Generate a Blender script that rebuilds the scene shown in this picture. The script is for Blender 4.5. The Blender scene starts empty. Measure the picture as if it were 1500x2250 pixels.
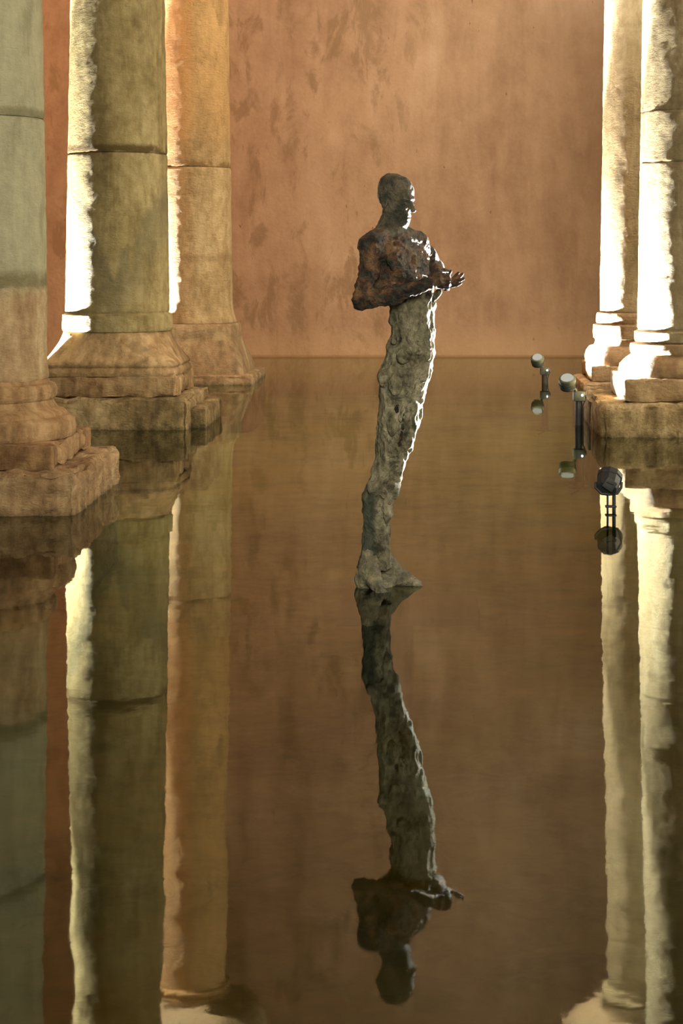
import bpy, bmesh, math, random
import numpy as np
from mathutils import Vector, Matrix, noise

# ------------------------------------------------------------------ camera
F = 3886.0            # focal length in pixels of the 1500 x 2250 frame
CH = 1.54             # eye height above the water
W, H = 1500.0, 2250.0
scene = bpy.context.scene
col = scene.collection
cam_data = bpy.data.cameras.new('camera')
cam = bpy.data.objects.new('camera', cam_data)
col.objects.link(cam)
cam.location = (0, 0, CH)
cam.rotation_euler = (math.radians(90), 0, 0)
cam_data.sensor_fit = 'VERTICAL'
cam_data.sensor_height = 36.0
cam_data.lens = F / H * 36.0
cam_data.shift_x = -(942.0 - W / 2) / H
cam_data.shift_y = (549.0 - H / 2) / H
cam_data.clip_end = 200
scene.camera = cam

# ------------------------------------------------------------------ world and exposure
world = bpy.data.worlds.new('World')
scene.world = world
world.use_nodes = True
bg = world.node_tree.nodes['Background']
bg.inputs['Color'].default_value = (1.0, 0.88, 0.66, 1)
bg.inputs['Strength'].default_value = 0.21
vs = scene.view_settings
vs.view_transform = 'Standard'
vs.look = 'None'
vs.exposure = 0.0
vs.gamma = 1.0
vs.use_curve_mapping = False

# ------------------------------------------------------------------ large soft lights, added to stand in for the unseen hall's lighting
def aim(o, target):
    d = Vector(target) - o.location
    o.rotation_euler = d.to_track_quat('-Z', 'Y').to_euler()

def area_light(name, loc, target, size, energy, color):
    l = bpy.data.lights.new(name, 'AREA')
    l.shape = 'DISK'
    l.size = size
    l.energy = energy
    l.color = color
    o = bpy.data.objects.new(name, l)
    o.location = loc
    aim(o, target)
    col.objects.link(o)
    return o

area_light('hall_fill_right', (9.5, 13.0, 3.2), (-2.5, 16.5, 1.0), 3.0, 1250, (1.0, 0.89, 0.66))
area_light('hall_fill_rear', (1.5, -6.0, 5.5), (0.0, 22.0, 3.0), 4.0, 2500, (1.0, 0.91, 0.70))
area_light('wall_fill_left', (-7.5, 19.5, 5.0), (-3.0, 23.5, 4.5), 0.8, 420, (1.0, 0.37, 0.12))
area_light('wall_fill_overhead', (1.5, 18.2, 9.9), (1.2, 25.4, 4.0), 1.6, 850, (1.0, 0.93, 0.78))

# ------------------------------------------------------------------ helpers: tags and meshes
def tag(o, label=None, cat=None, group=None, kind=None):
    if label: o['label'] = label
    if cat: o['category'] = cat
    if group: o['group'] = group
    if kind: o['kind'] = kind
    return o

def empty(name, loc, rz=0.0):
    o = bpy.data.objects.new(name, None)
    o.location = loc
    o.rotation_euler = (0, 0, rz)
    o.empty_display_size = 0.2
    col.objects.link(o)
    return o

def link_bm(name, bm, mat, parent=None, sharp=38.0, smooth=True):
    bmesh.ops.recalc_face_normals(bm, faces=bm.faces)
    me = bpy.data.meshes.new(name)
    if smooth:
        for f in bm.faces:
            f.smooth = True
        lim = math.radians(sharp)
        for e in bm.edges:
            if len(e.link_faces) == 2 and e.calc_face_angle(0) > lim:
                e.smooth = False
    bm.to_mesh(me)
    bm.free()
    if mat: me.materials.append(mat)
    o = bpy.data.objects.new(name, me)
    if parent: o.parent = parent
    col.objects.link(o)
    return o

def link_arrays(name, verts, faces, mat, parent=None):
    me = bpy.data.meshes.new(name)
    me.from_pydata(verts, [], faces)
    me.polygons.foreach_set('use_smooth', [True] * len(me.polygons))
    me.update()
    if mat: me.materials.append(mat)
    o = bpy.data.objects.new(name, me)
    if parent: o.parent = parent
    col.objects.link(o)
    return o

def fbm(p, oct=3):
    s = 0.0; a = 1.0; t = 0.0
    for i in range(oct):
        s += a * noise.noise(p); t += a
        p = p * 2.07 + Vector((7.3, 1.9, 4.1)); a *= 0.5
    return s / t

def sgnpow(c, e):
    return math.copysign(abs(c) ** e, c)

def loft(bm, rings, seg=96, cap=True, rough=0.0, rscale=5.0, seed=0.0):
    """rings: (z, half width, exponent); exponent 2 is round, large is square."""
    loops = []
    for (z, h, n) in rings:
        lp = []
        for i in range(seg):
            a = 2 * math.pi * (i + 0.5) / seg
            ca, sa = math.cos(a), math.sin(a)
            r = h / ((abs(ca) ** n + abs(sa) ** n) ** (1.0 / n))
            x, y = r * ca, r * sa
            if rough:
                d = rough * fbm(Vector((x * rscale + seed, y * rscale, z * rscale * 0.8)), 3)
                d += rough * 0.45 * noise.noise(Vector((x * 31 + seed, y * 31, z * 31)))
                x += ca * d; y += sa * d
            lp.append(bm.verts.new((x, y, z)))
        loops.append(lp)
    for a, b in zip(loops[:-1], loops[1:]):
        for i in range(seg):
            j = (i + 1) % seg
            bm.faces.new((a[i], a[j], b[j], b[i]))
    if cap:
        bm.faces.new(list(reversed(loops[0])))
        bm.faces.new(loops[-1])

def axis_coords(lo, hi, step):
    n = max(2, int(round((hi - lo) / step)))
    cs = [lo + (hi - lo) * i / n for i in range(n + 1)]
    e = min(0.012, (hi - lo) * 0.08)
    return sorted(set([lo, lo + e, lo + 2.6 * e] + cs[1:-1] + [hi - 2.6 * e, hi - e, hi]))

def rough_block(bm, lo, hi, step=0.05, r=0.02, rough=0.006, rscale=9.0, seed=0.0, chip=0.02, shape=None):
    """a stone block: rounded edges, uneven faces, chipped arrises."""
    lo = Vector(lo); hi = Vector(hi)
    cs = [axis_coords(lo[k], hi[k], step) for k in range(3)]
    cache = {}
    c = (lo + hi) / 2; h = (hi - lo) / 2
    def vert(p):
        key = (round(p[0], 5), round(p[1], 5), round(p[2], 5))
        if key in cache: return cache[key]
        q = Vector(p) - c
        inner = Vector([max(-(h[k] - r), min(h[k] - r, q[k])) for k in range(3)])
        d = q - inner
        if d.length > 1e-9:
            nrm = d.normalized()
            q = inner + nrm * r
        else:
            nrm = Vector((0, 0, 0))
        edge = sum(1 for k in range(3) if abs(abs(Vector(p)[k] - c[k]) - h[k]) < 0.04) - 1
        w = Vector(p) * rscale + Vector((seed, seed * 0.7, 0))
        dd = rough * fbm(w, 3) * 1.6 + rough * 0.5 * noise.noise(Vector(p) * 33)
        if edge > 0:
            dd -= chip * max(0.0, fbm(Vector(p) * 6 + Vector((seed, 3, 1)), 2) + 0.12)
        q = q + nrm * dd + c
        if shape: q = shape(q)
        v = bm.verts.new(q)
        cache[key] = v
        return v
    for k in range(3):
        a, b = [(1, 2), (2, 0), (0, 1)][k]
        for side, val in ((0, lo[k]), (1, hi[k])):
            for i in range(len(cs[a]) - 1):
                for j in range(len(cs[b]) - 1):
                    pts = []
                    for (u, v) in ((i, j), (i + 1, j), (i + 1, j + 1), (i, j + 1)):
                        p = [0, 0, 0]; p[k] = val; p[a] = cs[a][u]; p[b] = cs[b][v]
                        pts.append(vert(tuple(p)))
                    if side == 0: pts.reverse()
                    if len(set(pts)) == 4: bm.faces.new(pts)

def tube(bm, pts, rad, seg=12, cap=True):
    pts = [Vector(p) for p in pts]
    if not isinstance(rad, (list, tuple)): rad = [rad] * len(pts)
    prev = None; loops = []
    for i, p in enumerate(pts):
        t = (pts[min(i + 1, len(pts) - 1)] - pts[max(i - 1, 0)]).normalized()
        if prev is None:
            u = t.orthogonal().normalized()
        else:
            u = (prev - t * prev.dot(t)).normalized()
        prev = u
        v = t.cross(u)
        loops.append([bm.verts.new(p + (u * math.cos(2 * math.pi * k / seg) + v * math.sin(2 * math.pi * k / seg)) * rad[i]) for k in range(seg)])
    for a, b in zip(loops[:-1], loops[1:]):
        for k in range(seg):
            j = (k + 1) % seg
            bm.faces.new((a[k], a[j], b[j], b[k]))
    if cap:
        bm.faces.new(list(reversed(loops[0]))); bm.faces.new(loops[-1])

def lathe_on(bm, origin, axis, prof, seg=32):
    """prof: (distance along axis, radius)"""
    o = Vector(origin); ax = Vector(axis).normalized()
    tube(bm, [o + ax * t for t, r in prof], [r for t, r in prof], seg)

def box(bm, lo, hi, bev=0.0, mtx=None):
    lo = Vector(lo); hi = Vector(hi)
    r = bmesh.ops.create_cube(bm, size=1.0)
    vs_ = r['verts']
    for v in vs_:
        v.co = Vector([(lo[k] + hi[k]) / 2 + v.co[k] * (hi[k] - lo[k]) for k in range(3)])
    if bev:
        es = list({e for v in vs_ for e in v.link_edges})
        out = bmesh.ops.bevel(bm, geom=es, offset=bev, segments=2, affect='EDGES', profile=0.5)
        vs_ = list({v for f in out['faces'] for v in f.verts} | {v for v in vs_ if v.is_valid})
    if mtx is not None:
        for v in vs_: v.co = mtx @ v.co

# ------------------------------------------------------------------ helpers: node materials
class NT:
    def __init__(self, name):
        self.m = bpy.data.materials.new(name)
        self.m.use_nodes = True
        self.t = self.m.node_tree
        self.t.nodes.clear()
        self.out = self.n('ShaderNodeOutputMaterial')
        self.coord = self.n('ShaderNodeTexCoord').outputs['Object']
    def n(self, kind, **kw):
        nd = self.t.nodes.new(kind)
        for k, v in kw.items(): setattr(nd, k, v)
        return nd
    def put(self, sock, val):
        if hasattr(val, 'is_output') or isinstance(val, bpy.types.NodeSocket):
            self.t.links.new(val, sock)
        elif val is not None:
            sock.default_value = val
    def math(self, op, a, b=0.0, clamp=False):
        nd = self.n('ShaderNodeMath', operation=op, use_clamp=clamp)
        self.put(nd.inputs[0], a); self.put(nd.inputs[1], b)
        return nd.outputs[0]
    def mapping(self, scale=(1, 1, 1), loc=(0, 0, 0), src=None):
        nd = self.n('ShaderNodeMapping')
        nd.inputs['Scale'].default_value = scale
        nd.inputs['Location'].default_value = loc
        self.put(nd.inputs['Vector'], src or self.coord)
        return nd.outputs[0]
    def noise(self, scale, detail=5.0, rough=0.55, vec=None, dist=0.0):
        nd = self.n('ShaderNodeTexNoise')
        nd.inputs['Scale'].default_value = scale
        nd.inputs['Detail'].default_value = detail
        nd.inputs['Roughness'].default_value = rough
        nd.inputs['Distortion'].default_value = dist
        self.put(nd.inputs['Vector'], vec or self.coord)
        return nd.outputs['Fac']
    def ramp(self, fac, stops, interp='LINEAR'):
        nd = self.n('ShaderNodeValToRGB')
        nd.color_ramp.interpolation = interp
        el = nd.color_ramp.elements
        while len(el) > 1: el.remove(el[-1])
        el[0].position = stops[0][0]; el[0].color = self.c4(stops[0][1])
        for p, c in stops[1:]:
            e = el.new(p); e.color = self.c4(c)
        self.put(nd.inputs['Fac'], fac)
        return nd.outputs['Color']
    @staticmethod
    def c4(c):
        if isinstance(c, (int, float)): return (c, c, c, 1)
        return (c[0], c[1], c[2], 1)
    def smooth(self, val, lo, hi):
        nd = self.n('ShaderNodeMapRange', interpolation_type='SMOOTHSTEP')
        self.put(nd.inputs['Value'], val)
        nd.inputs['From Min'].default_value = lo
        nd.inputs['From Max'].default_value = hi
        return nd.outputs['Result']
    def mix(self, fac, a, b, mode='MIX'):
        nd = self.n('ShaderNodeMix', data_type='RGBA', blend_type=mode)
        self.put(nd.inputs[0], fac)
        self.put(nd.inputs[6], self.c4(a) if isinstance(a, (tuple, int, float)) else a)
        self.put(nd.inputs[7], self.c4(b) if isinstance(b, (tuple, int, float)) else b)
        return nd.outputs[2]
    def xyz(self):
        nd = self.n('ShaderNodeSeparateXYZ')
        self.put(nd.inputs[0], self.coord)
        return nd.outputs[0], nd.outputs[1], nd.outputs[2]
    def bump(self, height, dist, strength=1.0, prev=None):
        nd = self.n('ShaderNodeBump')
        nd.inputs['Distance'].default_value = dist
        nd.inputs['Strength'].default_value = strength
        self.put(nd.inputs['Height'], height)
        if prev is not None: self.put(nd.inputs['Normal'], prev)
        return nd.outputs[0]
    def surface(self, color, rough=0.8, normal=None, metallic=0.0, spec=0.3):
        b = self.n('ShaderNodeBsdfPrincipled')
        self.put(b.inputs['Base Color'], self.c4(color) if isinstance(color, tuple) else color)
        self.put(b.inputs['Roughness'], rough)
        self.put(b.inputs['Metallic'], metallic)
        self.put(b.inputs['Specular IOR Level'], spec)
        if normal is not None: self.put(b.inputs['Normal'], normal)
        self.t.links.new(b.outputs[0], self.out.inputs['Surface'])
        return self.m

def stone_material(name, dark, mid, light, stain=(0.10, 0.08, 0.045), bands=(), seed=0.0, tint=None,
                   bump=0.028, streak=0.42, wet=0.012, drape=None, fine=26.0):
    t = NT(name)
    x, y, z = t.xyz()
    big = t.noise(1.7, 6, 0.6, t.mapping((1, 1, 0.55), (seed, seed, seed)), 0.6)
    stre = t.noise(3.2, 5, 0.6, t.mapping((2.2, 2.2, 0.28), (seed, 0, seed)), 0.8)
    mott = t.noise(11.0, 7, 0.65, t.mapping((1, 1, 0.8), (0, seed, 0)))
    f = t.math('ADD', t.math('MULTIPLY', big, 0.34), t.math('ADD', t.math('MULTIPLY', stre, 0.30), t.math('MULTIPLY', mott, 0.36)))
    c = t.ramp(f, [(0.40, dark), (0.5, mid), (0.585, light)])
    if tint is not None:                    # upper courses of another stone colour; third column's orange paints in lamplight
        zlo, zhi, tc = tint
        w = t.smooth(t.math('ADD', z, t.math('MULTIPLY', t.math('SUBTRACT', big, 0.5), 1.2 * (zhi - zlo))), zlo, zhi)
        c = t.mix(t.math('MULTIPLY', w, 0.88), c, t.mix(f, tuple(v * 0.25 for v in tc), tuple(min(1, v * 1.75) for v in tc)))
    # dark crusts and pits
    pit = t.smooth(t.noise(5.2, 8, 0.7, t.mapping((1.2, 1.2, 0.45), (seed * 2, 3, 1)), 0.2), 0.50, 0.68)
    c = t.mix(t.math('MULTIPLY', pit, streak), c, stain)
    for (zb, up, dn, k) in bands:           # grime lines at the drum joints
        jit = t.math('ADD', z, t.math('MULTIPLY', t.math('SUBTRACT', t.noise(9, 5, 0.7), 0.5), up * 0.8))
        a = t.smooth(jit, zb - dn, zb)
        b = t.smooth(jit, zb + up, zb + up * 0.35)
        patch = t.smooth(t.noise(4, 4, 0.6, t.mapping((1, 1, 1), (seed, 9, 2))), 0.3, 0.5)
        c = t.mix(t.math('MULTIPLY', t.math('MULTIPLY', t.math('MULTIPLY', a, b), patch), k), c, stain)
    if drape is not None:                   # darker grey-green band that hangs in a V
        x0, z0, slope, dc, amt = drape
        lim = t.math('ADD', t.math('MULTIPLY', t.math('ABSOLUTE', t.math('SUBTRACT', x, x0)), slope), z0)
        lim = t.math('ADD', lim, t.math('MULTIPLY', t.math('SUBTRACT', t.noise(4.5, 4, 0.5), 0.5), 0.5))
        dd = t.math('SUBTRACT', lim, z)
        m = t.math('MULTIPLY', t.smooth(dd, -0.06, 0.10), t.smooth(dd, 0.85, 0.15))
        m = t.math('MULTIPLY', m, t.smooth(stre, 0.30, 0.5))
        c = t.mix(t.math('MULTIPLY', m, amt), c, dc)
    # algae at the water's edge
    wz = t.math('ADD', z, t.math('MULTIPLY', t.math('SUBTRACT', mott, 0.5), 0.12))
    alg = t.smooth(wz, wet + 0.05, wet - 0.05)
    c = t.mix(t.math('MULTIPLY', alg, 0.75), c, (0.055, 0.05, 0.026))
    h = t.math('ADD', t.math('MULTIPLY', t.noise(fine, 9, 0.70, t.mapping((0.7, 0.7, 1.6), (seed, 1, 1))), 1.0),
               t.math('MULTIPLY', t.noise(5.0, 6, 0.65), 1.6))
    nrm = t.bump(h, bump, 1.0)
    return t.surface(c, 0.82, nrm, 0.0, 0.25)

# ------------------------------------------------------------------ materials
def wall_material():
    t = NT('terracotta_plaster')
    x, y, z = t.xyz()
    big = t.noise(0.55, 6, 0.55, t.mapping((1, 1, 0.8), (2.3, 0, 1.1)), 0.4)
    vert = t.noise(1.5, 6, 0.6, t.mapping((1.5, 1, 0.22), (4, 0, 0)), 0.5)
    mid = t.noise(3.3, 7, 0.62, t.mapping((1, 1, 0.75)))
    fine = t.noise(22, 6, 0.6)
    f = t.math('ADD', t.math('MULTIPLY', big, 0.42), t.math('ADD', t.math('MULTIPLY', vert, 0.3),
        t.math('ADD', t.math('MULTIPLY', mid, 0.2), t.math('MULTIPLY', fine, 0.08))))
    c = t.ramp(f, [(0.37, (0.165, 0.098, 0.058)), (0.46, (0.225, 0.143, 0.086)), (0.54, (0.27, 0.178, 0.109)), (0.63, (0.33, 0.23, 0.15))])
    # brown damp patches and drips
    st = t.smooth(t.noise(2.1, 8, 0.68, t.mapping((1.3, 1, 0.6), (0.4, 0, 0.9)), 0.5), 0.51, 0.63)
    left = t.math('MULTIPLY', t.smooth(x, 0.6, -1.2), 0.55)
    c = t.mix(t.math('MULTIPLY', st, t.math('ADD', left, 0.10)), c, (0.14, 0.088, 0.045))
    dr = t.smooth(t.noise(3.0, 4, 0.6, t.mapping((5.5, 1, 0.55), (1, 0, 5)), 0.3), 0.66, 0.75)
    c = t.mix(t.math('MULTIPLY', dr, t.math('ADD', t.math('MULTIPLY', left, 0.7), 0.08)), c, (0.14, 0.07, 0.03))
    # small dark chips
    ch = t.smooth(t.noise(6.0, 2, 0.4, t.mapping((2.2, 1, 0.9), (7, 0, 2))), 0.76, 0.79)
    c = t.mix(t.math('MULTIPLY', ch, 0.8), c, (0.12, 0.055, 0.02))
    # scuffed pale patches
    pl = t.smooth(t.noise(4.2, 8, 0.7, t.mapping((1, 1, 1), (3, 0, 8)), 1.0), 0.62, 0.72)
    c = t.mix(t.math('MULTIPLY', pl, 0.28), c, (0.36, 0.25, 0.16))
    # pale mineral line above the water, dark wet line under it
    jz = t.math('ADD', z, t.math('MULTIPLY', t.math('SUBTRACT', t.noise(2.5, 5, 0.6), 0.5), 0.35))
    ml = t.math('MULTIPLY', t.smooth(jz, 0.55, 0.12), 0.45)
    c = t.mix(ml, c, (0.34, 0.225, 0.12))
    wl = t.smooth(z, 0.045, 0.012)
    c = t.mix(t.math('MULTIPLY', wl, 0.6), c, (0.17, 0.10, 0.04))
    h = t.math('ADD', t.noise(18, 9, 0.65), t.math('MULTIPLY', mid, 1.5))
    return t.surface(c, 0.88, t.bump(h, 0.012, 0.8), 0.0, 0.2)

def water_material():
    t = NT('still_water')
    geo = t.n('ShaderNodeTexCoord').outputs['Object']
    rip = t.math('ADD', t.noise(1.1, 3, 0.5, t.mapping((1, 1, 1))), t.math('MULTIPLY', t.noise(7.0, 3, 0.5, t.mapping((1, 0.7, 1))), 0.12))
    nrm = t.bump(rip, 0.004, 0.5)
    fr = t.n('ShaderNodeFresnel'); fr.inputs['IOR'].default_value = 1.48
    t.put(fr.inputs['Normal'], nrm)
    gl = t.n('ShaderNodeBsdfGlossy'); gl.inputs['Roughness'].default_value = 0.025
    gl.inputs['Color'].default_value = (0.92, 0.96, 0.88, 1)
    t.put(gl.inputs['Normal'], nrm)
    tr = t.n('ShaderNodeBsdfTransparent'); tr.inputs['Color'].default_value = (0.78, 0.76, 0.58, 1)
    mx = t.n('ShaderNodeMixShader')
    t.t.links.new(fr.outputs[0], mx.inputs[0]); t.t.links.new(tr.outputs[0], mx.inputs[1]); t.t.links.new(gl.outputs[0], mx.inputs[2])
    t.t.links.new(mx.outputs[0], t.out.inputs['Surface'])
    return t.m

def floor_material():
    t = NT('silty_floor')
    a = t.noise(0.8, 6, 0.6); b = t.noise(4.0, 8, 0.65, None, 0.5)
    f = t.math('ADD', t.math('MULTIPLY', a, 0.6), t.math('MULTIPLY', b, 0.4))
    c = t.ramp(f, [(0.36, (0.055, 0.085, 0.036)), (0.5, (0.135, 0.165, 0.06)), (0.64, (0.23, 0.20, 0.055))])
    return t.surface(c, 0.9, t.bump(b, 0.02), 0.0, 0.1)

def ceiling_material():
    t = NT('brick_ceiling')
    br = t.n('ShaderNodeTexBrick')
    br.inputs['Scale'].default_value = 3.0
    br.inputs['Color1'].default_value = (0.22, 0.10, 0.05, 1)
    br.inputs['Color2'].default_value = (0.30, 0.15, 0.08, 1)
    br.inputs['Mortar'].default_value = (0.30, 0.25, 0.18, 1)
    t.put(br.inputs['Vector'], t.coord)
    return t.surface(br.outputs['Color'], 0.9)

M = {}
M['wall'] = wall_material()
M['water'] = water_material()
M['floor'] = floor_material()
M['ceiling'] = ceiling_material()

def bronze_body():
    t = NT('patinated_bronze')
    x, y, z = t.xyz()
    n1 = t.noise(14, 6, 0.65); n2 = t.noise(34, 5, 0.6, t.mapping((1, 1, 0.8), (3, 1, 2)))
    c = t.ramp(n1, [(0.40, (0.006, 0.006, 0.005)), (0.47, (0.028, 0.015, 0.009)), (0.55, (0.085, 0.042, 0.019)), (0.66, (0.16, 0.09, 0.045))])
    gr = t.smooth(n2, 0.54, 0.64)
    c = t.mix(t.math('MULTIPLY', gr, 0.7), c, (0.022, 0.040, 0.032))
    # the head and neck carry a greyer patina than the chest and arms
    zz = t.math('ADD', z, t.math('MULTIPLY', t.math('SUBTRACT', n1, 0.5), 0.05))
    headc = t.ramp(n1, [(0.38, (0.014, 0.022, 0.015)), (0.48, (0.05, 0.045, 0.03)), (0.56, (0.085, 0.075, 0.05)), (0.66, (0.12, 0.105, 0.07))])
    c = t.mix(t.smooth(zz, 1.59, 1.66), c, headc)
    feet = t.ramp(n1, [(0.36, (0.05, 0.052, 0.035)), (0.52, (0.14, 0.13, 0.085)), (0.66, (0.26, 0.24, 0.15))])
    c = t.mix(t.smooth(zz, 0.3, 0.2), c, feet)
    h = t.math('ADD', t.noise(45, 6, 0.65), t.math('MULTIPLY', n1, 1.5))
    return t.surface(c, t.math('ADD', t.math('MULTIPLY', n2, 0.3), 0.40), t.bump(h, 0.025), 0.0, 0.5)

def plaster_robe():
    t = NT('weathered_verdigris_robe')
    x, y, z = t.xyz()
    n1 = t.noise(9, 7, 0.65, t.mapping((1, 1, 0.7)), 0.6); n2 = t.noise(26, 6, 0.65)
    f = t.math('ADD', t.math('MULTIPLY', n1, 0.65), t.math('MULTIPLY', n2, 0.35))
    c = t.ramp(f, [(0.38, (0.035, 0.034, 0.022)), (0.45, (0.12, 0.11, 0.07)), (0.53, (0.23, 0.215, 0.145)), (0.62, (0.38, 0.35, 0.245))])
    dk = t.smooth(t.noise(16, 6, 0.7, t.mapping((1, 1, 0.6), (5, 2, 1)), 0.7), 0.54, 0.64)
    c = t.mix(t.math('MULTIPLY', dk, 0.75), c, (0.035, 0.034, 0.022))
    # darker green low on the back of the legs
    lo = t.math('MULTIPLY', t.smooth(z, 0.56, 0.36), t.smooth(x, -0.055, -0.085))
    c = t.mix(t.math('MULTIPLY', lo, 0.8), c, (0.03, 0.045, 0.036))
    h = t.math('ADD', t.noise(38, 7, 0.68), t.math('MULTIPLY', n1, 2.0))
    return t.surface(c, 0.75, t.bump(h, 0.03), 0.0, 0.3)

M['bronze'] = bronze_body()
M['robe'] = plaster_robe()

def plain(name, c, rough=0.5, metallic=0.0, nz=40.0, amp=0.25):
    t = NT(name)
    n = t.noise(nz, 5, 0.6)
    cc = t.mix(n, tuple(v * (1 - amp) for v in c), tuple(v * (1 + amp) for v in c))
    return t.surface(cc, rough, t.bump(n, 0.002, 0.4), metallic, 0.5)

M['lamp_dark'] = plain('lamp_dark_paint', (0.012, 0.016, 0.019), 0.65)
M['lamp_green'] = plain('lamp_verdigris', (0.030, 0.044, 0.032), 0.55)
M['steel'] = plain('lamp_steel', (0.30, 0.30, 0.30), 0.3, 0.9)
M['cable'] = plain('cable_rubber', (0.012, 0.012, 0.012), 0.6)
M['plate'] = plain('sunken_plate', (0.10, 0.09, 0.045), 0.8)

def lens_material(strength, c=(1.0, 0.95, 0.85)):
    t = NT('lit_lens')
    e = t.n('ShaderNodeEmission')
    e.inputs['Color'].default_value = (*c, 1)
    e.inputs['Strength'].default_value = strength
    t.t.links.new(e.outputs[0], t.out.inputs['Surface'])
    return t.m
M['lens'] = lens_material(0.5, (1.0, 0.97, 0.80))
M['led'] = lens_material(3.0, (0.92, 0.85, 1.0))

# ------------------------------------------------------------------ setting
WALL_Y = 25.4
def wall_back():
    bm = bmesh.new()
    x0, x1, z0, z1 = -14.0, 14.0, -0.6, 10.4
    nx, nz = 150, 70
    g = []
    for j in range(nz + 1):
        row = []
        for i in range(nx + 1):
            x = x0 + (x1 - x0) * i / nx; z = z0 + (z1 - z0) * j / nz
            d = 0.02 * fbm(Vector((x * 0.9, 3.3, z * 0.9)), 3) + 0.005 * noise.noise(Vector((x * 5, 0, z * 5)))
            row.append(bm.verts.new((x, WALL_Y + d, z)))
        g.append(row)
    for j in range(nz):
        for i in range(nx):
            bm.faces.new((g[j][i], g[j][i + 1], g[j + 1][i + 1], g[j + 1][i]))
    # thickness
    bk = [bm.verts.new((x, WALL_Y + 0.5, z)) for x, z in ((x0, z0), (x1, z0), (x1, z1), (x0, z1))]
    bm.faces.new((bk[3], bk[2], bk[1], bk[0]))
    bm.faces.new([g[0][i] for i in range(nx, -1, -1)] + [bk[0], bk[1]])
    bm.faces.new(list(g[nz]) + [bk[2], bk[3]])
    bm.faces.new([g[j][0] for j in range(nz + 1)] + [bk[3], bk[0]])
    bm.faces.new([g[j][nx] for j in range(nz, -1, -1)] + [bk[1], bk[2]])
    o = link_bm('wall_back', bm, M['wall'])
    o['kind'] = 'structure'
wall_back()

bm = bmesh.new(); box(bm, (-14, -9, -0.75), (14, WALL_Y + 0.5, -0.55))
o = link_bm('floor', bm, M['floor'], smooth=False); o['kind'] = 'structure'
bm = bmesh.new(); box(bm, (-14, -9, 10.4), (14, WALL_Y + 0.5, 10.7))
o = link_bm('ceiling', bm, M['ceiling'], smooth=False); o['kind'] = 'structure'

bm = bmesh.new()
vsq = [bm.verts.new(p) for p in ((-14, 1.2, 0), (14, 1.2, 0), (14, WALL_Y + 0.008, 0), (-14, WALL_Y + 0.008, 0))]
bm.faces.new(vsq)
o = link_bm('water', bm, M['water'], smooth=False)
tag(o, 'still shallow water mirroring the brown wall and columns', 'water', kind='stuff')

# ------------------------------------------------------------------ columns
CEIL = 10.4
def shaft_rings(z0, z1, r0, r1, zt, foot=None, step=0.035, groove=0.007):
    """drum from z0 to z1 on a shaft tapering r0 (at 1 m) to r1 (at zt), with softened ends"""
    def rad(z): return r0 + (r1 - r0) * max(0.0, (z - 0.9)) / (zt - 0.9)
    zs = [z0, z0 + 0.006, z0 + 0.018]
    n = int((z1 - z0) / step)
    zs += [z0 + 0.03 + (z1 - z0 - 0.06) * i / n for i in range(n + 1)]
    zs += [z1 - 0.018, z1 - 0.006, z1]
    if foot and len(foot) == 3: zs = sorted(zs + [z0 + foot[0] + d for d in (-0.02, -0.012, -0.004, 0.001, 0.008, 0.015, 0.022)])
    out = []
    for k, z in enumerate(zs):
        r = rad(z)
        e = min(z - z0, z1 - z)
        if e < 0.018: r -= groove * (1 - e / 0.018) ** 2
        if foot:
            fz, fr = foot[:2]
            if len(foot) == 2:
                r += fr * max(0.0, 1 - (z - z0) / fz) ** 2
            else:                       # a raised ring with a cut above it
                q = (z0 + fz - z) / 0.012
                r += fr * max(0.0, min(1.0, q)) - 0.008 * max(0.0, 1 - abs(z - z0 - fz - 0.008) / 0.014)
        out.append((z, r, 2.0))
    return out

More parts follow.
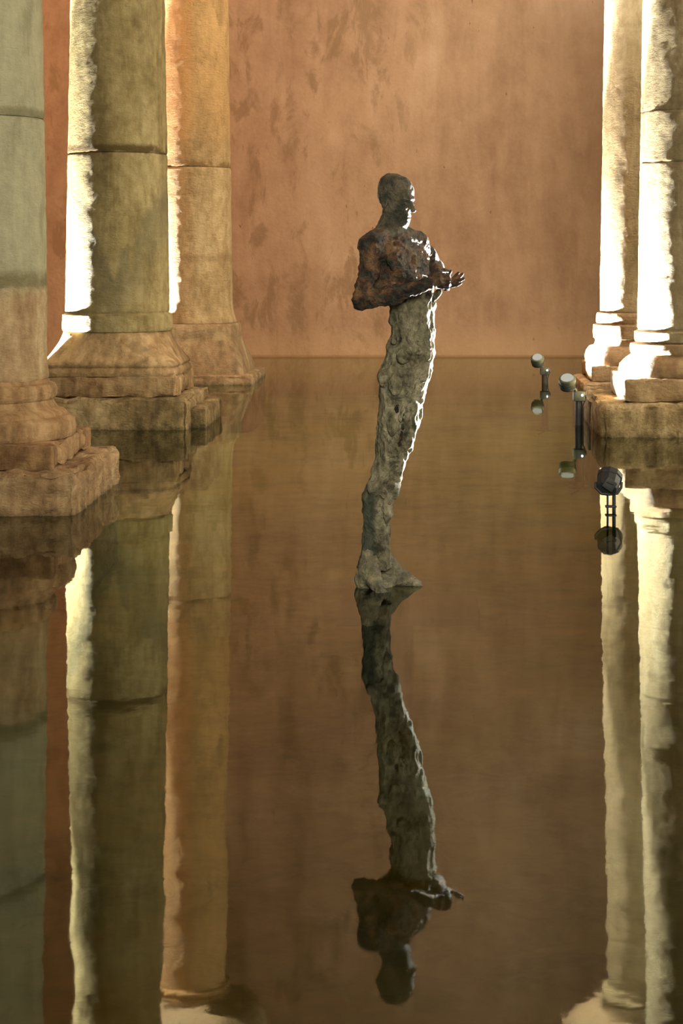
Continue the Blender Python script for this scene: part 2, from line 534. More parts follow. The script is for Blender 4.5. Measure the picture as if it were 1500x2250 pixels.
def column(loc, drums, r0, r1, zt, base, blocks, mats, label, neck_z, capital=True, foot=None, seed=0.0, groove=0.007, round_seg=128):
    root = empty('stone_column', (loc[0], loc[1], 0))
    tag(root, label, 'column', 'marble columns standing in the water', 'thing')
    shaft_m, base_m, foot_m = mats
    for i, (a, b) in enumerate(drums):
        bm = bmesh.new()
        loft(bm, shaft_rings(a, b, r0, r1, zt, foot if i == 0 else None, 0.03, groove), round_seg, True, 0.009, 4.5, seed + i * 3.7)
        link_bm('shaft_drum', bm, shaft_m, root)
    bm = bmesh.new()
    loft(bm, base, round_seg, True, 0.008, 6.0, seed + 11)
    link_bm('base_moulding', bm, base_m, root, sharp=50)
    for i, b in enumerate(blocks):
        bm = bmesh.new()
        rough_block(bm, seed=seed + i * 5.1, **b['geo'])
        link_bm(b['name'], bm, base_m if b.get('m') == 'base' else foot_m, root, sharp=60)
    if capital:
        rr = r1 - (r0 - r1) * 0.5
        z = neck_z
        bm = bmesh.new()
        loft(bm, [(z, rr - 0.01, 2), (z + 0.01, rr + 0.03, 2), (z + 0.035, rr + 0.045, 2), (z + 0.06, rr + 0.03, 2), (z + 0.07, rr + 0.0, 2),
                  (z + 0.12, rr + 0.0, 2), (z + 0.13, rr + 0.04, 2), (z + 0.15, rr + 0.05, 2), (z + 0.17, rr + 0.04, 2), (z + 0.18, rr + 0.01, 2)], 80)
        link_bm('neck_ring', bm, shaft_m, root)
        bm = bmesh.new()
        loft(bm, [(z + 0.18, rr + 0.0, 2), (z + 0.21, rr + 0.07, 2.05), (z + 0.26, rr + 0.19, 2.2), (z + 0.33, rr + 0.31, 2.5), (z + 0.42, rr + 0.40, 3.0),
                  (z + 0.55, rr + 0.45, 4.0), (z + 0.64, rr + 0.46, 5.0)], 96, True, 0.01, 5, seed)
        link_bm('capital', bm, base_m, root)
        bm = bmesh.new()
        rough_block(bm, (-0.82, -0.82, z + 0.64), (0.82, 0.82, z + 0.86), step=0.15, seed=seed)
        link_bm('abacus', bm, base_m, root)
        bm = bmesh.new()
        rough_block(bm, (-0.62, -0.62, z + 0.86), (0.62, 0.62, CEIL - 0.015), step=0.2, seed=seed)
        link_bm('pier', bm, base_m, root)
    return root

def blk(name, x0, x1, y0, y1, z0, z1, m='foot', **kw):
    g = dict(lo=(x0, y0, z0), hi=(x1, y1, z1)); g.update(kw)
    return dict(name=name, geo=g, m=m)

FL = -0.55
BASE_D, BASE_M, BASE_L = (0.17, 0.105, 0.05), (0.29, 0.185, 0.09), (0.42, 0.29, 0.155)
# nearest, on the left: grey-green shaft
m1 = stone_material('grey_green_marble', (0.24, 0.15, 0.08), (0.40, 0.28, 0.155), (0.52, 0.40, 0.24), seed=1.3, bands=((1.33, 0.11, 0.05, 0.9), (2.36, 0.06, 0.03, 0.7)), tint=(1.22, 1.42, (0.42, 0.42, 0.285)), stain=(0.17, 0.155, 0.08))
b1 = stone_material('red_brown_base_stone', (0.15, 0.08, 0.036), (0.33, 0.20, 0.095), (0.48, 0.32, 0.17), seed=4.1, bump=0.03)
f1 = stone_material('rough_footing_stone', (0.20, 0.12, 0.06), (0.40, 0.26, 0.135), (0.58, 0.42, 0.24), seed=7.7, bump=0.055, fine=14)
column((-2.79, 10.96), ((0.742, 2.35), (2.353, 6.85)), 0.418, 0.385, 3.3,
       [(0.385, 0.575, 2), (0.40, 0.588, 2), (0.44, 0.595, 2), (0.49, 0.588, 2), (0.515, 0.565, 2), (0.52, 0.535, 2), (0.535, 0.535, 2), (0.55, 0.52, 2), (0.565, 0.48, 2),
        (0.60, 0.455, 2), (0.615, 0.452, 2), (0.62, 0.462, 2), (0.64, 0.475, 2), (0.68, 0.478, 2), (0.71, 0.465, 2), (0.72, 0.43, 2), (0.742, 0.425, 2)],
       [blk('plinth', -0.585, 0.585, -0.585, 0.585, 0.238, 0.388, 'base', chip=0.05, rough=0.009),
        blk('footing', -0.74, 0.74, -0.73, 0.73, FL, 0.24, chip=0.14, rough=0.028, r=0.03)],
       (m1, b1, f1), 'grey-green marble column at the left edge, nearest of the left row, cut by the frame', 6.85, foot=(0.2, 0.012), seed=1.0)
# second on the left: tall olive shaft in the middle of the left row
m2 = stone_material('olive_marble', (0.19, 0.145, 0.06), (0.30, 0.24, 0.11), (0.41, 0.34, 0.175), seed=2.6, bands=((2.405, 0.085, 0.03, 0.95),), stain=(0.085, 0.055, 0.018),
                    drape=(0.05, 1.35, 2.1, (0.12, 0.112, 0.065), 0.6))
b2 = stone_material('tan_base_stone', (0.16, 0.092, 0.04), (0.34, 0.225, 0.11), (0.52, 0.37, 0.20), seed=5.5, bump=0.03)
f2 = stone_material('tan_footing_stone', (0.13, 0.092, 0.042), (0.30, 0.215, 0.10), (0.52, 0.39, 0.215), seed=8.2, bump=0.055, fine=14)
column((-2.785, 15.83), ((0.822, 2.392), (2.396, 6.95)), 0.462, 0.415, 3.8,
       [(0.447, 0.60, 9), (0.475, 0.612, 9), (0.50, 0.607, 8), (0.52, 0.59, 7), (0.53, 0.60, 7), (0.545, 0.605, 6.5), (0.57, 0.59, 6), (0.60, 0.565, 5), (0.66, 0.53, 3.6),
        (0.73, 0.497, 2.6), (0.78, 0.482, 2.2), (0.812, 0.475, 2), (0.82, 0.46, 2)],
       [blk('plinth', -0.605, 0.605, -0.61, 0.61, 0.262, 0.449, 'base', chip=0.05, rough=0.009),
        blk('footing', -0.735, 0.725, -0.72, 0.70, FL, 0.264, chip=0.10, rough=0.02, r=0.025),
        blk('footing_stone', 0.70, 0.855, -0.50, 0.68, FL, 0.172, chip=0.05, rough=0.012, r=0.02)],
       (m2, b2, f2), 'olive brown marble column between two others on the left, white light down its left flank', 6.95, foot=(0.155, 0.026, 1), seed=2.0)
# third on the left, by the wall: orange lamplight painted into its upper shaft
m3 = stone_material('tan_marble_orange_light', (0.23, 0.155, 0.072), (0.34, 0.235, 0.115), (0.44, 0.325, 0.175), seed=3.9, bands=((2.52, 0.09, 0.03, 0.85), (1.42, 0.10, 0.04, 0.35)), stain=(0.15, 0.085, 0.03), tint=(2.2, 3.2, (0.42, 0.25, 0.10)))
b3 = stone_material('pale_tan_base_stone', (0.18, 0.115, 0.057), (0.28, 0.19, 0.10), (0.39, 0.285, 0.16), seed=6.4, bump=0.03)
column((-2.80, 20.95), ((0.683, 2.505), (2.509, 7.05)), 0.475, 0.425, 4.4,
       [(0.106, 0.685, 14), (0.15, 0.685, 14), (0.22, 0.665, 12), (0.30, 0.635, 10), (0.38, 0.605, 8), (0.46, 0.575, 6), (0.51, 0.555, 5), (0.525, 0.558, 4), (0.60, 0.562, 3.5), (0.66, 0.555, 3), (0.68, 0.54, 3)],
       [blk('plinth', -0.79, 0.79, -0.80, 0.80, FL, 0.108, chip=0.05, rough=0.009)],
       (m3, b3, b3), 'tan column with painted orange lamplight, on a pyramid-shaped foot, third of the left row, nearest the wall', 7.05, foot=(0.25, 0.05), seed=3.0)
# right, near: thick shaft cut by the frame
m4 = stone_material('grey_tan_marble', (0.20, 0.155, 0.08), (0.31, 0.25, 0.14), (0.42, 0.36, 0.22), seed=9.1, bands=((2.29, 0.02, 0.01, 0.4), (2.73, 0.02, 0.01, 0.4)), bump=0.03)
b4 = stone_material('grey_tan_base_stone', (0.18, 0.115, 0.055), (0.30, 0.20, 0.10), (0.42, 0.30, 0.16), seed=9.9, bump=0.03)
column((2.24, 15.35), ((0.752, 2.29), (2.292, 2.73), (2.732, 6.9)), 0.430, 0.380, 3.75,
       [(0.458, 0.57, 2.3), (0.47, 0.585, 2.3), (0.50, 0.592, 2.2), (0.55, 0.58, 2.1), (0.60, 0.535, 2), (0.635, 0.487, 2), (0.645, 0.478, 2), (0.655, 0.488, 2), (0.69, 0.492, 2), (0.73, 0.485, 2), (0.738, 0.45, 2), (0.752, 0.435, 2)],
       [blk('plinth', -0.61, 0.61, -0.61, 0.61, 0.262, 0.46, 'base', chip=0.05, rough=0.009),
        blk('footing', -0.835, 0.85, -0.84, 0.80, FL, 0.264, chip=0.10, rough=0.018, r=0.06)],
       (m4, b4, f2), 'white-lit column at the right edge, cut by the frame, in front of another', 6.9, foot=(0.095, 0.022, 1), seed=4.0, groove=0.003)
# right, far
m5 = stone_material('tan_marble', (0.23, 0.165, 0.08), (0.33, 0.25, 0.13), (0.42, 0.335, 0.19), seed=12.3, bump=0.03)
b5 = stone_material('tan_pale_base_stone', (0.21, 0.13, 0.065), (0.33, 0.22, 0.115), (0.43, 0.30, 0.165), seed=13.1, bump=0.03)
column((2.41, 20.15), ((0.835, 6.88),), 0.462, 0.408, 4.4,
       [(0.25, 0.60, 2.6), (0.27, 0.62, 2.5), (0.33, 0.63, 2.4), (0.40, 0.615, 2.2), (0.445, 0.58, 2), (0.46, 0.53, 2), (0.50, 0.515, 2), (0.535, 0.52, 2), (0.54, 0.535, 2), (0.60, 0.54, 2), (0.69, 0.535, 2), (0.70, 0.50, 2),
        (0.712, 0.497, 2), (0.72, 0.503, 2), (0.80, 0.50, 2), (0.825, 0.49, 2), (0.833, 0.465, 2)],
       [blk('plinth', -0.615, 0.615, -0.61, 0.61, 0.078, 0.252, 'base', chip=0.05, rough=0.009),
        blk('footing', -0.72, 0.72, -0.80, 0.72, FL, 0.08, chip=0.05, rough=0.012)],
       (m5, b5, b5), 'slimmer white-lit column behind the one at the right edge, close to the wall', 6.88, seed=5.0)

# ------------------------------------------------------------------ underwater spotlights
def spot(parent, name, loc, target, energy, angle, blend, color, radius=0.035):
    l = bpy.data.lights.new(name, 'SPOT')
    l.energy = energy; l.spot_size = math.radians(angle); l.spot_blend = blend
    l.color = color; l.shadow_soft_size = radius
    o = bpy.data.objects.new(name, l)
    o.location = loc
    aim(o, target)
    o.parent = parent
    col.objects.link(o)
    return o

WHITE = (1.0, 0.97, 0.88)
def stem_lamp(loc, label, target, energy, angle, head=(-0.10, 0.0, 0.33), aimdir=(-0.15, 0.1, 1.0), blend=0.35, shine=True, upper=None):
    """a stem rising from the floor, a junction box, and a drum head on a side arm; target in the lamp's own axes"""
    root = empty('underwater_spotlight', (loc[0], loc[1], 0))
    tag(root, label, 'spotlight', 'spotlights standing in the water')
    hx, hy, hz = head
    bm = bmesh.new(); lathe_on(bm, (0, 0, FL), (0, 0, 1), [(0, 0.10), (0.012, 0.10), (0.018, 0.09), (0.018, 0.05), (0.05, 0.045)], 32)
    link_bm('foot_plate', bm, M['plate'], root)
    bm = bmesh.new(); lathe_on(bm, (0, 0, FL + 0.02), (0, 0, 1), [(0, 0.033), (0.3, 0.033), (0.31, 0.037), (0.33, 0.037), (0.34, 0.033), (-FL + hz - 0.17, 0.032)], 24)
    link_bm('stem', bm, M['lamp_dark'], root)
    bm = bmesh.new()
    box(bm, (-0.05, -0.045, hz - 0.165), (0.055, 0.045, hz - 0.08), 0.012)
    jb = link_bm('junction_box', bm, M['lamp_green'], root)
    bm = bmesh.new(); lathe_on(bm, (0.05, -0.02, hz - 0.12), (1, -0.2, 0.12), [(0, 0.018), (0.006, 0.02), (0.016, 0.02), (0.019, 0.014)], 16)
    link_bm('cable_gland', bm, M['steel'], jb)
    bm = bmesh.new(); lathe_on(bm, (0.028, -0.046, hz - 0.11), (0.3, -1, 0.2), [(0, 0.011), (0.006, 0.011), (0.008, 0.005)], 16)
    link_bm('indicator_lamp', bm, M['led'], jb)
    bm = bmesh.new(); tube(bm, [(-0.02, 0, hz - 0.09), (-0.035, 0, hz - 0.055), (hx * 0.6, hy, hz - 0.045), (hx * 0.8, hy, hz - 0.03)], 0.014, 12)
    link_bm('side_arm', bm, M['lamp_dark'], root)
    ax = Vector(aimdir).normalized(); c = Vector((hx, hy, hz))
    bm = bmesh.new()
    lathe_on(bm, c - ax * 0.062, ax, [(0, 0.03), (0.004, 0.045), (0.02, 0.060), (0.045, 0.068), (0.075, 0.071), (0.08, 0.076), (0.11, 0.076), (0.115, 0.068), (0.112, 0.060), (0.098, 0.056)], 36)
    hd = link_bm('lamp_head', bm, M['lamp_green'], root)
    bm = bmesh.new()
    for k in range(5):
        lathe_on(bm, c - ax * (0.05 - 0.012 * k), ax, [(0, 0.05 + 0.004 * k), (0.001, 0.068 + 0.0025 * k), (0.004, 0.068 + 0.0025 * k), (0.005, 0.05 + 0.004 * k)], 36)
    link_bm('cooling_fins', bm, M['lamp_dark'], hd)
    bm = bmesh.new(); lathe_on(bm, c + ax * 0.038, ax, [(0, 0.054), (0.012, 0.057), (0.022, 0.055), (0.034, 0.046), (0.042, 0.03), (0.045, 0.01)], 32)
    link_bm('lens', bm, M['lens'] if shine else M['lamp_dark'], hd)
    bm = bmesh.new(); tube(bm, [(0.066, -0.022, hz - 0.118), (0.064, -0.03, hz - 0.14), (0.036, -0.035, hz - 0.2), (0.036, -0.03, -0.05), (0.036, -0.03, FL + 0.2), (0.03, -0.15, FL + 0.02), (-0.1, -0.5, FL + 0.012)], 0.006, 8)
    link_bm('cable', bm, M['cable'], root)
    if energy:
        p = c + ax * 0.125
        spot(root, 'spot_beam', p, target, energy, angle, blend, WHITE)
        if upper: spot(root, 'narrow_beam', p, upper, energy * 16.0, 19, 1.0, WHITE)
    return root

ENERGY_COL = 3600
ca = (0.12, 0.02, 1.0)
stem_lamp((1.315, 15.55), 'dark lamp with tall stem and round green head, in front of the right plinths', (0.95, -0.40, 1.35), ENERGY_COL, 130, head=(-0.105, -0.10, 0.375), aimdir=(-0.10, -0.55, 1.0), upper=(0.55, -0.2, 7.0))
stem_lamp((1.335, 20.45), 'smallest and farthest dark lamp, standing near the wall\'s foot', (0.95, -0.65, 1.35), ENERGY_COL, 122, head=(-0.085, -0.10, 0.26), aimdir=(-0.12, -0.6, 1.0), upper=(0.65, -0.3, 7.0))
stem_lamp((-4.05, 15.75), 'lamp behind the grey-green column, lighting the olive column', (1.15, -0.45, 1.6), ENERGY_COL * 1.5, 106, head=(0.0, 0.0, 0.16), aimdir=(0.25, 0.0, 1.0), upper=(0.75, 0.1, 7.0))
stem_lamp((-4.10, 20.70), 'lamp behind the olive column, lighting the orange tan column', (1.12, -0.50, 1.5), ENERGY_COL * 1.5, 104, head=(0.0, 0.0, 0.16), aimdir=(0.25, 0.0, 1.0), upper=(0.75, 0.1, 7.0))
# statue light, right of the frame
stem_lamp((1.68, 10.10), 'lamp outside the right edge, turned to the statue', (-1.86, -2.0, 1.30), 5200, 38, head=(-0.1, 0.0, 0.30), aimdir=(-0.8, -0.62, 0.55), blend=0.45)

def twin_post_lamp(loc, label):
    root = empty('twin_post_spotlight', (loc[0], loc[1], 0))
    tag(root, label, 'spotlight')
    for x, r in ((-0.006, 0.006), (0.032, 0.011)):
        bm = bmesh.new(); tube(bm, [(x, 0, FL), (x, 0, -0.1), (x, 0, 0.115)], r, 12)
        link_bm('post', bm, M['lamp_dark'], root)
    bm = bmesh.new(); box(bm, (-0.02, -0.02, 0.02), (0.046, 0.02, 0.032), 0.003)
    link_bm('post_clamp', bm, M['lamp_dark'], root)
    bm = bmesh.new(); lathe_on(bm, (0.012, 0, FL), (0, 0, 1), [(0, 0.14), (0.02, 0.14), (0.024, 0.05)], 28)
    link_bm('foot_plate', bm, M['plate'], root)
    bm = bmesh.new()
    ax = Vector((0.25, 0.75, 0.62)).normalized(); c = Vector((0.0, 0.0, 0.168))
    lathe_on(bm, c - ax * 0.06, ax, [(0, 0.035), (0.004, 0.058), (0.03, 0.068), (0.085, 0.070), (0.09, 0.076), (0.118, 0.076), (0.12, 0.064), (0.108, 0.058)], 10)
    hd = link_bm('lamp_head', bm, M['lamp_dark'], root, sharp=20)
    bm = bmesh.new(); lathe_on(bm, c + ax * 0.046, ax, [(0, 0.056), (0.006, 0.05)], 24)
    link_bm('lens', bm, M['steel'], hd)
    bm = bmesh.new()
    tube(bm, [(-0.074, 0.0, 0.168), (-0.078, -0.015, 0.14), (-0.045, -0.03, 0.105), (0.0, -0.02, 0.10), (0.05, -0.02, 0.105), (0.074, -0.01, 0.14), (0.076, 0, 0.168)], 0.009, 8)
    link_bm('yoke', bm, M['lamp_dark'], root)
    bm = bmesh.new()
    box(bm, (-0.035, -0.045, -0.035), (0.035, 0.0, 0.03), 0.006, Matrix.Translation((0, -0.03, 0.165)) @ Matrix.Rotation(0.6, 4, 'Y'))
    link_bm('driver_box', bm, M['lamp_dark'], hd)
twin_post_lamp((1.06, 10.44), 'black lamp on two thin posts, nearest of the three lamps by the right columns')

# ------------------------------------------------------------------ statue
K = 0.002085
def S(px, py, v=0.0):
    return np.array([(px - 860) * K, v, (1285 - py) * K])

class Field:
    def __init__(self, lo, hi, h):
        self.h = h; self.lo = np.array(lo, float)
        self.n = np.ceil((np.array(hi) - self.lo) / h).astype(int) + 1
        self.d = np.full(self.n, 1.0, np.float32)
        self.ax = [self.lo[k] + h * np.arange(self.n[k]) for k in range(3)]
    def sub(self, lo, hi):
        a = np.maximum(0, np.floor((np.array(lo) - self.lo) / self.h).astype(int))
        b = np.minimum(self.n, np.ceil((np.array(hi) - self.lo) / self.h).astype(int) + 1)
        sl = tuple(slice(a[k], b[k]) for k in range(3))
        g = [self.ax[0][sl[0]][:, None, None], self.ax[1][sl[1]][None, :, None], self.ax[2][sl[2]][None, None, :]]
        return sl, g
    def add(self, sl, d, k):
        c = self.d[sl]
        if k <= 0:
            self.d[sl] = np.minimum(c, d); return
        hh = np.maximum(k - np.abs(c - d), 0) / k
        self.d[sl] = np.minimum(c, d) - hh * hh * k * 0.25
    def cut(self, sl, d, k):
        c = self.d[sl]; d = -d
        hh = np.maximum(k - np.abs(c - d), 0) / k
        self.d[sl] = np.maximum(c, d) + hh * hh * k * 0.25
    def cone(self, a, b, ra, rb, k=0.02):
        a = np.asarray(a, float); b = np.asarray(b, float)
        m = max(ra, rb) + k + 3 * self.h
        sl, g = self.sub(np.minimum(a, b) - m, np.maximum(a, b) + m)
        ba = b - a; L2 = float(ba @ ba) + 1e-12
        t = np.clip(((g[0] - a[0]) * ba[0] + (g[1] - a[1]) * ba[1] + (g[2] - a[2]) * ba[2]) / L2, 0, 1)
        d = np.sqrt((g[0] - a[0] - t * ba[0]) ** 2 + (g[1] - a[1] - t * ba[1]) ** 2 + (g[2] - a[2] - t * ba[2]) ** 2) - (ra + (rb - ra) * t)
        self.add(sl, d.astype(np.float32), k)
    def chain(self, pts, rads, k=0.02):
        for i in range(len(pts) - 1): self.cone(pts[i], pts[i + 1], rads[i], rads[i + 1], k)
    def ell(self, c, r, axes=None, k=0.02, cut=False):
        c = np.asarray(c, float); r = np.asarray(r, float)
        m = r.max() + k + 3 * self.h
        sl, g = self.sub(c - m, c + m)
        A = np.eye(3) if axes is None else np.asarray(axes, float)
        q = 0; q2 = 0
        for i in range(3):
            p = ((g[0] - c[0]) * A[i][0] + (g[1] - c[1]) * A[i][1] + (g[2] - c[2]) * A[i][2])
            q = q + (p / r[i]) ** 2; q2 = q2 + (p / r[i] ** 2) ** 2
        k0 = np.sqrt(q); k1 = np.sqrt(q2) + 1e-9
        d = (k0 * (k0 - 1) / k1).astype(np.float32)
        (self.cut if cut else self.add)(sl, d, k)
    def sections(self, zs, cx, cy, a, b, yaw, k=0.02):
        """stack of ellipses; arrays sampled over z (increasing)"""
        zs = np.asarray(zs)
        sl, g = self.sub((self.ax[0][0], self.ax[1][0], zs[0] - 0.03), (self.ax[0][-1], self.ax[1][-1], zs[-1] + 0.03))
        z = self.ax[2][sl[2]]
        I = lambda v: np.interp(z, zs, v)[None, None, :]
        dx = g[0] - I(cx); dy = g[1] - I(cy)
        cyw, syw = math.cos(yaw), math.sin(yaw)
        u = dx * cyw + dy * syw; w = -dx * syw + dy * cyw
        A = I(a); B = I(b)
        k0 = np.sqrt((u / A) ** 2 + (w / B) ** 2) + 1e-9
        k1 = np.sqrt((u / A ** 2) ** 2 + (w / B ** 2) ** 2) + 1e-9
        d = np.where(k0 < 0.3, -np.minimum(A, B) * (1 - k0), k0 * (k0 - 1) / k1)
        over = np.maximum(np.maximum(zs[0] - z, z - zs[-1]), -0.05)[None, None, :]
        d = np.maximum(d, over)
        self.add(sl, d.astype(np.float32), k)
    def mesh(self):
        d = self.d; h = self.h
        s = d < 0
        n = self.n
        # cells with a sign change
        cnt = np.zeros(n - 1, np.int8)
        for i in (0, 1):
            for j in (0, 1):
                for k in (0, 1):
                    cnt += s[i:n[0] - 1 + i, j:n[1] - 1 + j, k:n[2] - 1 + k]
        act = (cnt > 0) & (cnt < 8)
        ci = np.argwhere(act)
        idx = np.full(n - 1, -1, np.int64); idx[act] = np.arange(len(ci))
        acc = np.zeros((len(ci), 3)); num = np.zeros(len(ci))
        corners = [(i, j, k) for i in (0, 1) for j in (0, 1) for k in (0, 1)]
        for a in corners:
            for ax in range(3):
                if a[ax] == 1: continue
                b = list(a); b[ax] = 1
                da = d[ci[:, 0] + a[0], ci[:, 1] + a[1], ci[:, 2] + a[2]]
                db = d[ci[:, 0] + b[0], ci[:, 1] + b[1], ci[:, 2] + b[2]]
                m = (da < 0) != (db < 0)
                t = np.where(m, da / np.where(m, da - db, 1), 0)
                p = np.tile(np.array(a, float), (len(ci), 1)); p[:, ax] += t
                acc[m] += p[m]; num[m] += 1
        verts = self.lo + h * (ci + acc / num[:, None])
        faces = []
        for ax in range(3):
            o1, o2 = [(1, 2), (2, 0), (0, 1)][ax]
            sl0 = [slice(None)] * 3; sl1 = [slice(None)] * 3
            sl0[ax] = slice(0, n[ax] - 1); sl1[ax] = slice(1, n[ax])
            e = np.argwhere(s[tuple(sl0)] != s[tuple(sl1)])
            e = e[(e[:, o1] > 0) & (e[:, o2] > 0) & (e[:, o1] < n[o1] - 1) & (e[:, o2] < n[o2] - 1)]
            flip = s[e[:, 0], e[:, 1], e[:, 2]]
            def cell(d1, d2):
                q = e.copy(); q[:, o1] -= d1; q[:, o2] -= d2
                return idx[q[:, 0], q[:, 1], q[:, 2]]
            q = np.stack([cell(1, 1), cell(0, 1), cell(0, 0), cell(1, 0)], 1)
            q[~flip] = q[~flip][:, ::-1]
            faces.append(q)
        return verts, np.concatenate(faces)

def roughen(verts, faces, fn):
    """push vertices along their normals"""
    a, b, c, d = (verts[faces[:, i]] for i in range(4))
    fnrm = np.cross(c - a, d - b)
    nr = np.zeros_like(verts)
    for i in range(4): np.add.at(nr, faces[:, i], fnrm)
    nr /= (np.linalg.norm(nr, axis=1, keepdims=True) + 1e-12)
    disp = np.array([fn(Vector(v)) for v in verts])
    return verts + nr * disp[:, None]

def dirs(yaw_deg, pitch_deg=0.0):
    """facing, right-hand side and up of a figure turned yaw degrees from +X towards the viewer (-Y)"""
    y = math.radians(yaw_deg); p = math.radians(pitch_deg)
    f = np.array([math.cos(y) * math.cos(p), -math.sin(y) * math.cos(p), math.sin(p)])
    r = np.array([-math.sin(y), -math.cos(y), 0.0])
    u = np.cross(r, f)
    return f, r, u

ROBE = [(632, 862, 950), (650, 858, 954), (669, 857, 953), (700, 859, 953), (740, 859, 954), (757, 853, 953), (790, 842, 951), (815, 832, 949), (845, 834, 938),
        (890, 836, 929), (925, 829, 920), (960, 828, 913), (1000, 824, 898), (1040, 815, 884), (1060, 803, 877), (1090, 797, 869), (1120, 796, 862),
        (1155, 799, 857), (1195, 797, 853), (1222, 791, 855), (1245, 784, 860)]

def statue():
    root = empty('statue', (-0.1712, 8.10, 0.0))
    tag(root, 'bronze statue of a bald robed figure standing in the water, hands held out', 'statue')
    f = Field((-0.24, -0.30, -0.10), (0.37, 0.42, 1.94), 0.004)
    # legs and trunk inside the robe, then the chest
    R = list(reversed(ROBE))
    z = [(1285 - r[0]) * K for r in R]
    cx = [((r[1] + r[2]) / 2 - 860) * K for r in R]
    a = [max(0.012, (r[2] - r[1]) / 2 * K - 0.014) for r in R]
    f.sections(z, cx, [0] * len(z), a, [v * 0.82 for v in a], 0.0, 0.02)
    F_, R_, U_ = dirs(38)
    chest = S(868, 585, 0.0)
    ax = [F_, R_, U_]
    f.ell(S(876, 590, 0.0), (0.096, 0.128, 0.155), ax, 0.03)
    f.ell(S(888, 640, 0.0), (0.068, 0.080, 0.10), ax, 0.04)
    f.ell(S(862, 545, 0.0), (0.085, 0.155, 0.085), ax, 0.04)
    nsh = S(862, 541, 0) + R_ * 0.150            # near (right) shoulder
    fsh = S(866, 536, 0) - R_ * 0.165            # far (left) shoulder
    for sh in (nsh, fsh): f.ell(sh, (0.056, 0.056, 0.062), ax, 0.03)
    # trapezius, collar bones, breast muscles, ribs
    neck0 = S(866, 520, 0.0)
    for sh in (nsh, fsh):
        f.cone(S(858, 494, 0.0), sh + np.array([0, 0, 0.012]), 0.045, 0.040, 0.04)
        f.cone(neck0 + F_ * 0.075 + np.array([0, 0, -0.022]), sh + F_ * 0.03 + np.array([0, 0, 0.03]), 0.010, 0.013, 0.012)
    for s in (1, -1):
        f.ell(S(870, 570, 0) + F_ * 0.068 + R_ * 0.068 * s, (0.036, 0.070, 0.052), ax, 0.02)
        for q in range(4):
            zc = 612 + q * 14
            p0 = S(876, zc, 0) + F_ * 0.093 + R_ * 0.022 * s
            p1 = S(874, zc + 9, 0) + F_ * 0.060 + R_ * 0.108 * s
            f.cone(p0, p1, 0.008, 0.008, 0.012)
    f.cone(S(876, 560, 0) + F_ * 0.098, S(880, 640, 0) + F_ * 0.088, 0.006, 0.006, 0.012)
    f.ell(S(874, 585, 0) + F_ * 0.118, (0.012, 0.010, 0.05), ax, 0.012, cut=True)
    # neck and head
    hf, hr, hu = dirs(30, -10)
    hax = [hf, hr, hu]
    f.chain([S(860, 528, 0), S(862, 500, 0.0), S(868, 470, 0.0)], [0.062, 0.054, 0.056], 0.025)
    f.cone(S(884, 498, 0) + hr * 0.012, S(880, 526, 0) + F_ * 0.05, 0.014, 0.012, 0.015)
    HC = S(871, 430, 0.0)
    f.ell(HC + hu * 0.018 - hf * 0.004, (0.086, 0.072, 0.084), hax, 0.02)              # cranium
    f.ell(HC - hf * 0.034 + hu * 0.020, (0.056, 0.064, 0.074), hax, 0.02)              # back of the skull
    f.ell(S(857, 399, 0.0), (0.040, 0.042, 0.036), hax, 0.03)                          # peaked crown
    f.ell(HC + hf * 0.030 - hu * 0.055, (0.052, 0.056, 0.075), hax, 0.025)             # face
    f.cone(HC + hf * 0.050 - hu * 0.112, HC + hf * 0.062 - hu * 0.110, 0.024, 0.021, 0.02)   # chin
    for s in (1, -1):
        f.cone(HC - hf * 0.012 - hu * 0.070 + hr * 0.052 * s, HC + hf * 0.050 - hu * 0.112 + hr * 0.016 * s, 0.017, 0.017, 0.02)   # jaw
        f.cone(HC + hf * 0.028 - hu * 0.038 + hr * 0.050 * s, HC + hf * 0.056 - hu * 0.042 + hr * 0.032 * s, 0.014, 0.013, 0.015)  # cheekbone
        f.cone(HC + hf * 0.078 + hu * 0.001 + hr * 0.010 * s, HC + hf * 0.060 + hu * 0.000 + hr * 0.046 * s, 0.011, 0.010, 0.010)  # brow
        f.ell(HC + hf * 0.080 - hu * 0.021 + hr * 0.030 * s, (0.020, 0.019, 0.013), hax, 0.008, cut=True)                         # eye socket
        f.ell(HC + hf * 0.064 - hu * 0.021 + hr * 0.029 * s, (0.012, 0.013, 0.009), hax, 0.004)                                   # eye
        f.ell(HC + hf * 0.096 - hu * 0.049 + hr * 0.009 * s, (0.008, 0.007, 0.006), hax, 0.006)                                   # nostril
        e = HC - hf * 0.018 - hu * 0.028 + hr * 0.071 * s
        f.ell(e, (0.019, 0.009, 0.031), hax, 0.006)                                                                              # ear
        f.ell(e + hr * 0.008 * s + hf * 0.003, (0.010, 0.006, 0.019), hax, 0.004, cut=True)
    f.cone(HC + hf * 0.078 - hu * 0.008, HC + hf * 0.102 - hu * 0.047, 0.008, 0.011, 0.010)   # nose
    f.cone(HC + hf * 0.079 - hu * 0.074 + hr * 0.014, HC + hf * 0.079 - hu * 0.074 - hr * 0.014, 0.008, 0.008, 0.006)      # lips
    f.cone(HC + hf * 0.077 - hu * 0.088 + hr * 0.012, HC + hf * 0.077 - hu * 0.088 - hr * 0.012, 0.009, 0.009, 0.006)
    f.ell(HC + hf * 0.088 - hu * 0.0805, (0.010, 0.020, 0.0035), hax, 0.004, cut=True)
    # near arm: hangs back to the elbow, forearm carried forward
    el = S(797, 655, -0.145); wr = S(944, 619, -0.165)
    f.chain([nsh, S(813, 590, -0.145), el], [0.050, 0.043, 0.040], 0.025)
    f.cone(el, S(785, 668, -0.135), 0.026, 0.012, 0.02)
